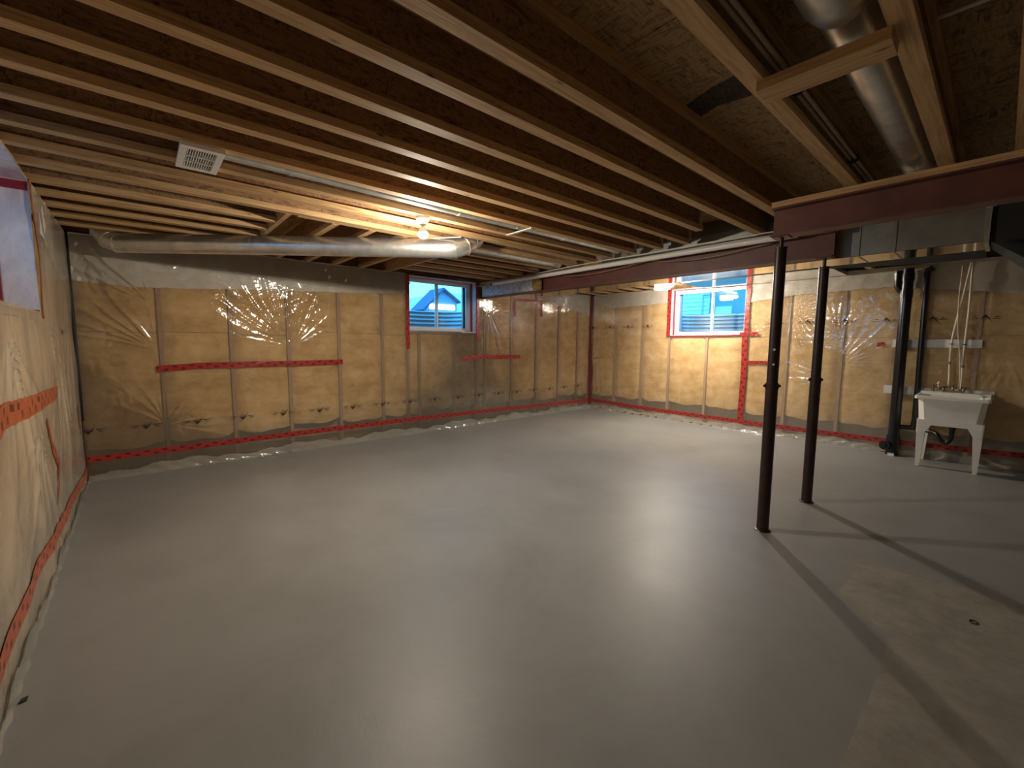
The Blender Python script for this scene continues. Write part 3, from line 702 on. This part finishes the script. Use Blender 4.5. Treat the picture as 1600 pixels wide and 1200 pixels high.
# hanger straps
P = A_ + dirv * .97; sx_ = Vector((dirv.y, -dirv.x, 0))
for (yc, x0, x1, zc, r, lab) in ((3.50, 2.52, 4.12, 2.445, .068, 'round galvanised duct in the joist bay just past the large duct elbow'),
                                (3.84, 2.76, 4.14, 2.40, .066, 'round galvanised duct in the second joist bay past the elbow, nearest the back window'),
                                (2.875, .40, 4.05, 2.405, .048, 'thin galvanised duct running along a joist bay from the white vent')):
    t = thing('round_duct', ((x0 + x1) / 2, yc, zc), lab, 'duct')
    MB().tube([(x0, yc, zc), (x1, yc, zc)], r, 24).obj('duct_pipe', 'galv', t, smooth=True)
    for xx in np.arange(x0 + .35, x1 - .1, 1.2): seam((xx - .012, yc, zc), (xx + .012, yc, zc), r + .003, t)
t = tag(MB().box(2.56, 2.59, 2.70, 3.03, ZC - .006, ZC - .001).obj('strap_bar', 'wire', base=(2.575, 2.86, ZC - .004)), 'white strap nailed across two joists under the thin duct', 'strap')
v_ = thing('air_vent', (.30, 2.87, ZC - .03), 'white rectangular air vent grille between the joists at upper left', 'vent')
MB().box(.225, .385, 2.745, 2.995, ZC + .002, ZC + .09).obj('boot', 'galvdull', v_)
vf = MB()
for (a_, b_, c_, e_) in ((.210, .395, 2.70, 2.74), (.210, .395, 3.02, 3.06), (.210, .240, 2.74, 3.02), (.365, .395, 2.74, 3.02)):
    vf.box(a_, b_, c_, e_, ZC - .022, ZC - .002)
vf.obj('face_frame', 'pvc', v_)
for i in range(12): x = .243 + i * .0105; MB().hexa([(x, 2.74, ZC - .020), (x + .004, 2.74, ZC - .020), (x + .004, 3.02, ZC - .020), (x, 3.02, ZC - .020)], [(x + .006, 2.74, ZC - .006), (x + .010, 2.74, ZC - .006), (x + .010, 3.02, ZC - .006), (x + .006, 3.02, ZC - .006)]).obj('louvre', 'pvc', v_)
for y in (2.83, 2.92): MB().box(.240, .365, y, y + .008, ZC - .024, ZC - .004).obj('divider', 'pvc', v_)
# duct above the right bay, between the joists
t = thing('round_duct', (2.5, .412, 2.46), 'shiny round duct between the two joists at top right above the brace', 'duct')
MB().tube([(1.74, .412, 2.462), (3.9, .412, 2.462)], .082, 32).obj('duct_pipe', 'galv', t, smooth=True)
MB().tube([(1.0, .418, 2.455), (1.66, .418, 2.455), (1.72, .414, 2.465), (1.74, .412, 2.47)], [.093, .093, .090, .082], 32).obj('duct_pipe', 'galv', t, smooth=True)
seam((3.46, .412, 2.462), (3.49, .412, 2.462), .085, t)
# rectangular trunk beside the long beam
t = thing('rectangular_duct', (4.63, 2.5, 2.09), 'long rectangular duct trunk behind the steel beam with a shiny underside', 'duct')
MB().box(4.445, 4.83, .13, 4.75, 2.092, 2.336).obj('duct_body', 'galvdull', t)
MB().box(4.446, 4.829, .131, 4.749, 2.089, 2.0915).obj('underside', 'mirror', t)
for y in (.60, .82): MB().box(4.438, 4.835, y, y + .010, 2.086, 2.338).obj('seam', 'galvdull', t)
MB().prism([(4.832, 2.5), (4.832, .14), (5.36, .14), (5.33, .53), (5.17, .96), (4.87, 1.5)], lambda x, y: (x, y, 2.10), lambda x, y: (x, y, 2.33)).obj('shade_taper', 'ductshade', t)  # taper's unlit underside painted in as near-black
MB().box(4.425, 4.845, .115, .138, 2.078, 2.352 - .012).obj('end_collar', 'galv', t)
MB().box(4.412, 4.43, .10, .15, 2.315, 2.338).obj('collar_clip', 'pvc', t)
t = thing('plenum_box', (4.9, -.7, 1.7), 'flared duct in painted shade dropping lower at the right edge behind the near beam', 'duct')
MB().hexa([(4.45, .11, 2.09), (4.83, .11, 2.09), (5.35, -.45, 1.62), (4.45, -.45, 1.62)][::-1], [(4.45, .11, 2.33), (4.83, .11, 2.33), (5.35, -.45, 2.33), (4.45, -.45, 2.33)][::-1]).obj('flare', 'ductshade', t)  # flare is unlit here, its shade is in the colour
MB().box(4.45, 5.35, -1.4, -.452, 1.62, 2.33).obj('box', 'ductshade', t)
# second, wider flat duct close to the right wall: mirror bright underside
t = thing('flat_duct', (6.6, 2.2, 2.25), 'flat sheet metal duct under the far joists reflecting the right window', 'duct')
MB().box(6.30, 7.12, 1.42, 3.30, 2.292, 2.338).obj('duct_body', 'galvdull', t)
MB().box(6.302, 7.118, 1.422, 3.298, 2.288, 2.2915).obj('underside', 'mirror', t)
# bent sheet metal panel above the beam
t = thing('sheet_metal_panel', (4.24, 2.2, 2.3), 'bent grey sheet metal panel between the joist ends and the long beam', 'panel')
MB().add([(4.262, 1.15, 2.30), (4.262, 3.25, 2.30), (4.262, 3.25, 2.415), (4.262, 1.15, 2.44), (4.345, 3.25, 2.56), (4.345, 1.15, 2.57),
          (4.27, 1.15, 2.30), (4.27, 3.25, 2.30), (4.27, 3.25, 2.415), (4.27, 1.15, 2.44), (4.353, 3.25, 2.56), (4.353, 1.15, 2.57)],
         [(0, 3, 2, 1), (3, 5, 4, 2), (6, 7, 8, 9), (9, 8, 10, 11), (0, 1, 7, 6), (5, 11, 10, 4)]).obj('panel_sheet', 'galvdull', t)

# ------------------------------------------------------------------ lamps
def bulb(c, r, mat, par):
    up_ = [(.013, .060), (.014, .046)] + [(r * math.sin(a) * .97, r * math.cos(a) * 1.1) for a in [math.radians(x) for x in (35, 55, 75, 90)]]
    MB().lathe(c, up_[::-1], 24).obj('bulb_body', 'lampwhite', par, smooth='all')
    dn = [(r * math.sin(a), r * math.cos(a)) for a in [math.radians(x) for x in (90, 105, 120, 140, 160)]] + [(.002, -r)]
    return MB().lathe(c, dn[::-1], 24).obj('bulb', mat, par, smooth='all')
l1 = thing('ceiling_lamp', (1.735, 3.06, ZC), 'bare glowing bulb in a round white lampholder on the joists', 'lamp')
MB().lathe((1.735, 3.06, ZC - .062), [(.022, 0), (.028, .012), (.045, .030), (.056, .046), (.056, .0615)], 28).obj('lampholder', 'lampwhite', l1, smooth=True)
bulb((1.735, 3.06, ZC - .124), .040, 'bulb1', l1)
l2 = thing('ceiling_lamp', (6.2, 3.52, ZC), 'glowing bulb beside a white box beyond the long beam, left of the right window', 'lamp')
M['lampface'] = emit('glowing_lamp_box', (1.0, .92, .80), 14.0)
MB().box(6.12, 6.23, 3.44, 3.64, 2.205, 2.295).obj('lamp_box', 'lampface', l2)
MB().tube([(6.17, 3.54, 2.295), (6.17, 3.54, 2.341)], .02, 12).obj('stem', 'lampwhite', l2)
MB().box(6.14, 6.20, 3.36, 3.46, 2.33, 2.341).obj('bracket', 'lampwhite', l2)
bulb((6.17, 3.385, 2.270), .038, 'bulb2', l2)

# ------------------------------------------------------------------ wires and pipes
def cable(name, pts, r, mat, label, cat='cable', seg=8):
    P = bez(pts, 6); c = P[len(P) // 2]; o = MB().tube(P, r, seg).obj(name, mat, base=tuple(c), smooth='all'); return tag(o, label, cat)
cable('white_conduit', [(4.215, 5.28, 2.278), (4.215, 4.2, 2.282), (4.215, 3.0, 2.285), (4.215, 1.9, 2.288), (4.215, 1.20, 2.290)], .027, 'pvc', 'thick white plastic pipe running along the top of the long steel beam', 'pipe', 14)
cable('white_cable', [(4.15, 1.25, 2.33), (4.15, 1.72, 2.334), (4.15, 2.09, 2.332), (4.15, 2.66, 2.328), (4.15, 3.1, 2.332), (4.16, 3.77, 2.326), (4.19, 4.3, 2.32)], .006, 'wire', 'thin white cable on the joist side of the white beam pipe')
cable('white_cable', [(4.263, 1.41, 2.262), (4.263, 1.59, 2.25), (4.263, 1.82, 2.225), (4.263, 2.10, 2.214), (4.263, 2.40, 2.235), (4.263, 2.56, 2.262), (4.263, 2.72, 2.262), (4.263, 3.06, 2.236), (4.263, 3.34, 2.219), (4.263, 3.64, 2.222), (4.263, 3.86, 2.245)], .004, 'brownwire', 'thin cable sagging across the face of the long red beam')
cable('white_cable', [(.52, 4.93, 2.336), (.92, 4.70, 2.336), (1.48, 4.17, 2.336), (1.99, 3.76, 2.336), (2.30, 3.36, 2.336)], .005, 'wire', 'white cable stapled under the joists along the large round duct')
cable('white_cable', [(4.20, 5.30, 2.29), (4.16, 5.36, 2.26), (4.10, 5.42, 2.24), (4.06, 5.50, 2.25)], .004, 'wire', 'loose white cable end beside the bagged insulation')
cable('white_cable', [(2.149, .24, 2.50), (2.155, .10, 2.50), (2.165, -.2, 2.50), (2.17, -.4, 2.50)], .008, 'wire', 'white cable crossing the dark joist bay at the top right')
for i, (yo, lab) in enumerate(((.0, 'left one of two grey cables along the joist under the brace'), (.022, 'right one of two grey cables along the joist under the brace'))):
    o = MB().tube([(1.0, .635 - yo, 2.40), (2.2, .635 - yo, 2.40), (4.2, .640 - yo, 2.40)], .008, 8).obj('grey_cable', 'brownwire', base=(2.5, .635, 2.40), smooth='all'); tag(o, lab, 'cable', 'cables along the joist')
for x in (2.07, 3.05): tag(MB().lathe((x, .624, 2.40), [(.024, -.006), (.027, 0), (.024, .006)], 14, axis='x').obj('cable_clip', 'black', base=(x, .624, 2.40)), 'black cable clip near the brace' if x < 2.5 else 'black cable clip nearer the red beam', 'clip', None)

# plumbing at the right wall
t = thing('drain_stack', (7.10, .815, 0), 'thick black plastic drain stack standing on the floor at the right wall', 'pipe')
MB().tube([(7.10, .812, .22), (7.10, .820, 2.30)], .056, 24).obj('stack_pipe', 'abs', t, smooth=True)
MB().tube([(7.10, .815, .0), (7.10, .815, .24)], .066, 24).obj('cleanout_hub', 'abs', t, smooth=True)
MB().tube([(7.075, .85, .12), (6.985, .88, .12)], .055, 20).obj('cleanout_plug', 'abs', t, smooth=True)
MB().tube([(6.985, .88, .12), (6.965, .887, .12)], .028, 6).obj('plug_nut', 'abs', t)
MB().box(6.98, 7.03, .78, .84, .0, .03).obj('paper_scrap', 'pvc', t)
MB().tube([(7.10, .82, 1.98), (7.10, .875, 2.04), (7.10, .905, 2.10), (7.10, .910, 2.28)], .036, 18).obj('wye_branch', 'abs', t, smooth=True)
for z in (1.95, 2.15): MB().tube([(7.10, .819, z), (7.10, .819, z + .09)], .063, 24).obj('coupling', 'abs', t, smooth=True)
t = thing('vent_pipe', (7.12, .64, .3), 'slimmer black plastic pipe right of the drain stack', 'pipe')
MB().tube([(7.12, .632, .40), (7.12, .652, 2.24)], .029, 18).obj('pipe', 'abs', t, smooth=True)
MB().tube([(7.12, .652, 2.21), (7.12, .645, 2.26), (7.12, .60, 2.29)], .034, 18).obj('elbow', 'abs', t, smooth=True)
MB().tube([(7.12, .632, .34), (7.12, .632, .44)], .036, 18).obj('tee', 'abs', t, smooth=True)
MB().tube([(7.115, .80, .355), (7.115, .63, .365)], .028, 16).obj('drain_arm', 'abs', t, smooth=True)
t = thing('sink_trap', (6.95, .35, .25), 'black plastic trap curving under the utility sink', 'pipe')
MB().tube(bez([(7.10, .62, .365), (7.04, .50, .355), (6.98, .43, .345), (6.95, .40, .30), (6.94, .365, .262), (6.935, .33, .262), (6.93, .305, .31), (6.93, .30, .38), (6.93, .30, .52)], 5), .023, 14).obj('trap_bend', 'abs', t, smooth='all')
MB().tube([(6.93, .30, .42), (6.93, .30, .46)], .032, 16).obj('slip_nut', 'abs', t, smooth=True)
for (y0, y1, z0, z1, lab) in ((.150, .912, 1.347, 1.442, 'upper white board behind the water lines'), (.016, .955, .765, .862, 'lower white board behind the utility sink')):
    o = MB().box(7.158, 7.180, y0, y1, z0, z1).obj('mounting_board', 'board', base=(7.17, (y0 + y1) / 2, z0)); tag(o, lab, 'board')
t = thing('water_line', (7.12, .37, .86), 'left cream water line slanting down to the sink tap', 'pipe', 'water lines above the sink')
MB().tube(bez([(7.13, .300, 2.31), (7.13, .33, 2.0), (7.13, .362, 1.717), (7.13, .388, 1.424), (7.13, .387, 1.172), (7.11, .377, .98), (7.08, .376, .845)], 5), .0105, 10).obj('tubing', 'cream', t, smooth='all')
MB().box(7.117, 7.145, .372, .403, 1.385, 1.395).obj('clip', 'black', t); MB().tube([(7.13, .387, 1.155), (7.13, .387, 1.185)], .014, 12).obj('fitting', 'brass', t)
t = thing('water_line', (7.12, .28, .86), 'right cream water line dropping straight to the sink tap', 'pipe', 'water lines above the sink')
MB().tube(bez([(7.13, .289, 2.31), (7.13, .280, 1.786), (7.13, .283, 1.388), (7.13, .281, 1.132), (7.11, .276, .98), (7.08, .276, .845)], 5), .0105, 10).obj('tubing', 'cream', t, smooth='all')
MB().box(7.117, 7.145, .268, .299, 1.38, 1.39).obj('clip', 'black', t); MB().tube([(7.13, .281, 1.12), (7.13, .281, 1.15)], .014, 12).obj('fitting', 'brass', t)
cable('thin_white_tube', [(7.12, .365, 2.28), (7.12, .367, 1.883), (7.12, .348, 1.541), (7.12, .309, 1.241), (7.09, .290, .98), (7.06, .289, .85)], .005, 'cream', 'thin pale tube hanging between the two water lines', 'pipe')
tag(MB().tube([(7.185, 5.62, 1.045), (7.150, 5.52, 1.06), (7.10, 5.44, 1.095)], .006, 6).obj('wire_tail', 'black', base=(7.15, 5.52, 1.06)), 'short black wire end poking from the corner of the back and right walls', 'wire')
# utility sink
sk = thing('utility_sink', (6.88, .32, 0), 'white plastic floor standing laundry sink on four tapered legs', 'sink')
X0, X1, Y0, Y1 = 6.60, 7.15, .025, .610
def rr(x0, x1, y0, y1, z, c=.03):
    return [(x0 + c, y0, z), (x1 - c, y0, z), (x1, y0 + c, z), (x1, y1 - c, z), (x1 - c, y1, z), (x0 + c, y1, z), (x0, y1 - c, z), (x0, y0 + c, z)]
lv = [rr(X0 + .050, X1 - .05, Y0 + .045, Y1 - .045, .53, .05), rr(X0 + .022, X1 - .022, Y0 + .02, Y1 - .028, .772, .045), rr(X0, X1, Y0, Y1, .776, .02), rr(X0, X1, Y0, Y1, .806, .02),
      rr(X0 + .012, X1 - .11, Y0 + .012, Y1 - .012, .812, .03), rr(X0 + .035, X1 - .13, Y0 + .04, Y1 - .04, .80, .05), rr(X0 + .07, X1 - .15, Y0 + .07, Y1 - .07, .56, .06)]
v = [p for l in lv for p in l]; f = []
for i in range(len(lv) - 1):
    for k_ in range(8): f.append((i * 8 + k_, i * 8 + (k_ + 1) % 8, i * 8 + 8 + (k_ + 1) % 8, i * 8 + 8 + k_))
f.append(tuple(range(7, -1, -1))); f.append(tuple(range(48, 56)))
MB().add(v, f).obj('basin', 'sink', sk)
MB().box(X1 - .115, X1 - .002, Y0 + .01, Y1 - .01, .806, .832).obj('faucet_deck', 'sink', sk)
def leg(xa, xb, ya, yb, sx2, sy2):
    # xa,ya outer corner at top; tapers towards foot
    z0, z1 = 0.001, .535
    wt, wb = .085, .034
    ox, oy = (xa, ya)
    def sq(w, z, inset): 
        x_, y_ = ox + sx2 * inset, oy + sy2 * inset
        return [(x_, y_, z), (x_ + sx2 * w, y_, z), (x_ + sx2 * w, y_ + sy2 * w, z), (x_, y_ + sy2 * w, z)]
    MB().hexa(sq(wb, z0, .018), sq(wt, z1, 0)).obj('leg', 'sink', sk)
lx0, lx1, ly0, ly1 = X0 + .030, X1 - .03, Y0 + .030, Y1 - .035
leg(lx0, 0, ly0, 0, 1, 1); leg(lx0, 0, ly1, 0, 1, -1); leg(lx1, 0, ly0, 0, -1, 1); leg(lx1, 0, ly1, 0, -1, -1)
ap = [(ly0 + .01, .54), (ly0 + .01, .40), (ly0 + .075, .40), (ly0 + .12, .485), (ly1 - .12, .485), (ly1 - .075, .40), (ly1 - .01, .40), (ly1 - .01, .54)]
MB().prism(ap, lambda y, z: (lx0 - .004, y, z), lambda y, z: (lx0 + .012, y, z)).obj('front_apron', 'sink', sk)
ap = [(lx0 + .01, .54), (lx0 + .01, .40), (lx0 + .075, .40), (lx0 + .12, .485), (lx1 - .12, .485), (lx1 - .075, .40), (lx1 - .01, .40), (lx1 - .01, .54)]
for yy in (ly0 + .001, ly1 - .013): MB().prism(ap, lambda x, z: (x, yy, z), lambda x, z: (x, yy + .012, z)).obj('side_apron', 'sink', sk)
fa = thing('sink_faucet', (7.05, .35, .832), 'dull metal two handled faucet on the back edge of the utility sink', 'faucet')
MB().box(7.04, 7.085, .24, .42, .833, .858).obj('body', 'brass', fa)
for y in (.25, .41): MB().lathe((7.062, y, .858), [(.016, 0), (.012, .02), (.024, .026), (.024, .042), (.010, .046)], 14).obj('handle', 'brass', fa, smooth=True)
MB().tube(bez([(7.06, .33, .858), (7.05, .33, .915), (7.0, .33, .925), (6.93, .33, .905), (6.915, .33, .875)], 4), .010, 12).obj('spout', 'brass', fa, smooth='all')
sv = thing('shutoff_valve', (7.08, .49, .80), 'small chrome valve with pale handle standing left of the sink faucet', 'valve')
MB().lathe((7.08, .50, .833), [(.016, 0), (.016, .07), (.010, .075)], 14).obj('valve_body', 'brass', sv, smooth=True)
MB().tube([(7.08, .50, .875), (7.06, .45, .87), (7.05, .43, .85)], .011, 10).obj('side_arm', 'brass', sv, smooth=True)
MB().lathe((7.06, .455, .88), [(.007, 0), (.007, .04), (.020, .045), (.014, .056), (.006, .075)], 12).obj('handle', 'cream', sv, smooth=True)

# ------------------------------------------------------------------ tapes
def tp(k, pts, w, label, mat='tape', jag=.004, d=.0045, group=None):
    c = pts[len(pts) // 2]; base = PF[k](c[0], c[1], .01)
    o = ribbon('red_tape', k, pts, w, d, mat, base=base, jag=jag); return tag(o, label, 'tape', group)
tp('A', [(.13, 1.072), (.5, 1.095), (1.0, 1.098), (1.5, 1.095), (2.018, 1.100)], .066, 'long level red tape strip at mid height on the left of the back wall')
tp('A', [(3.92, 1.100), (4.2, 1.128), (4.7, 1.120), (5.175, 1.118)], .066, 'short slightly arched red tape strip below right of the back window')
tp('A', [(XL + .02, .215), (1, .222), (2.8, .222), (4.5, .205), (6, .178), (XR - .02, .155)], .062, 'dashed red tape line running along the foot of the back wall')
tp('A', [(2.968, 1.27), (2.965, 1.55), (2.970, 2.34)], .058, 'vertical red tape along the left edge of the back window')
tp('A', [(4.232, 1.41), (4.230, 1.7), (4.236, 2.33)], .058, 'vertical red tape along the right edge of the back window')
tp('A', [(5.04, 1.835), (5.045, 2.10)], .052, 'left upright of the small red tape arch right of the back window')
tp('A', [(5.03, 2.122), (5.70, 2.140)], .052, 'top bar of the small red tape arch right of the back window', d=.0065)
tp('A', [(5.695, 2.10), (5.70, 1.855)], .052, 'right upright of the small red tape arch right of the back window')
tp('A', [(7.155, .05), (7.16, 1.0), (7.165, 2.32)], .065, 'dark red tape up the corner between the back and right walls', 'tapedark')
tp('B', [(YA - .02, .175), (4.5, .145), (2.9, .138), (1.8, .140), (.9, .145), (-.3, .185), (-1.5, .19), (-2.4, .19)], .062, 'dashed red tape line running along the foot of the right wall')
tp('B', [(2.650, 2.33), (2.660, 1.9), (2.655, 1.50)], .070, 'crumpled red tape along the right edge of the right window', jag=.010)
tp('B', [(2.672, 1.49), (2.660, 1.0), (2.675, .05)], .085, 'wide vertical red tape from the right window down to the floor', d=.0065)
tp('B', [(3.965, 1.50), (3.965, 2.33)], .070, 'vertical red tape along the left edge of the right window')
tp('B', [(3.93, 1.500), (3.3, 1.502), (2.72, 1.508)], .022, 'thin red tape line under the right window', 'tapem')
tp('B', [(2.75, 1.528), (2.48, 1.530)], .055, 'stub of red tape at the lower right corner of the right window', d=.009)
tp('B', [(2.62, 1.085), (2.45, 1.092), (2.20, 1.088)], .050, 'short level red tape between the wide tape and the near post', d=.0065)
tp('B', [(1.065, 1.380), (.995, 1.384)], .052, 'small red tape patch on the right wall left of the drain stack', jag=.012)
tp('L', [(4.015, 1.50), (3.990, 1.75), (3.985, 2.34)], .052, 'orange red tape down the right edge of the left window', 'tapeo')
tp('L', [(2.45, 1.0), (2.73, 1.045), (3.3, 1.025), (4.335, 1.005)], (.115, .085), 'wide orange red tape strip at mid height on the left wall', 'tapeo', jag=.006)
tp('L', [(3.74, .885), (3.85, .72), (4.02, .56)], .055, 'upper half of the bent orange tape strip low on the left wall', 'tapeo', jag=.004)
tp('L', [(4.03, .57), (3.96, .42), (3.85, .31)], (.045, .012), 'ragged lower tail of the bent orange tape strip on the left wall', 'tapeo', jag=.01, d=.0065)
tp('L', [(5.36, .78), (5.38, .66), (5.46, .56)], (.07, .015), 'torn orange tape scrap near the left corner', 'tapeo', jag=.01)
tp('L', [(5.66, .12), (4.5, .165), (3.1, .215), (2.33, .19), (1.0, .19), (-1.5, .19)], .085, 'orange red tape line running along the foot of the left wall', 'tapeo')
tp('L', [(5.685, .02), (5.690, .62)], .040, 'red tape up the lower part of the left corner', 'tapem')
cg = MB().tube([(XL + .010, YA - .012, .60), (XL + .012, YA - .010, 1.2), (XL + .008, YA - .012, 1.8), (XL + .010, YA - .012, 2.33)], .012, 8).obj('corner_gap', 'black', wall_left, smooth='all')
# staples / scraps on the floor
for (x, y, r_, lab) in ((2.262 - .0, .0, 0, ''),): pass
def ring(x, y, r, lab):
    v = []; f = []; k_ = 20
    for j, (rr_, z) in enumerate(((r, .0005), (r, .004), (r * .72, .004), (r * .72, .0005))):
        for i in range(k_): a = i * 2 * math.pi / k_; v.append((x + rr_ * math.cos(a), y + rr_ * .8 * math.sin(a), z))
    for j in range(4):
        for i in range(k_): f.append((j * k_ + i, j * k_ + (i + 1) % k_, ((j + 1) % 4) * k_ + (i + 1) % k_, ((j + 1) % 4) * k_ + i))
    tag(MB().add(v, f).obj('rubber_ring', 'black', base=(x, y, 0)), lab, 'ring')
ring(3.055, -.013, .020, 'thin dark ring lying on the bare floor at lower right')
MBd = MB().add([(-.420 + dx, 2.33 + dy, z) for z in (.0005, .006) for dx, dy in ((0, 0), (.02, .005), (.022, .03), (.004, .025))], [(3, 2, 1, 0), (4, 5, 6, 7), (0, 1, 5, 4), (1, 2, 6, 5), (2, 3, 7, 6), (3, 0, 4, 7)])
tag(MBd.obj('dirt_crumb', 'black', base=(-.41, 2.34, 0)), 'dark crumb of dirt on the floor by the left wall', 'debris')
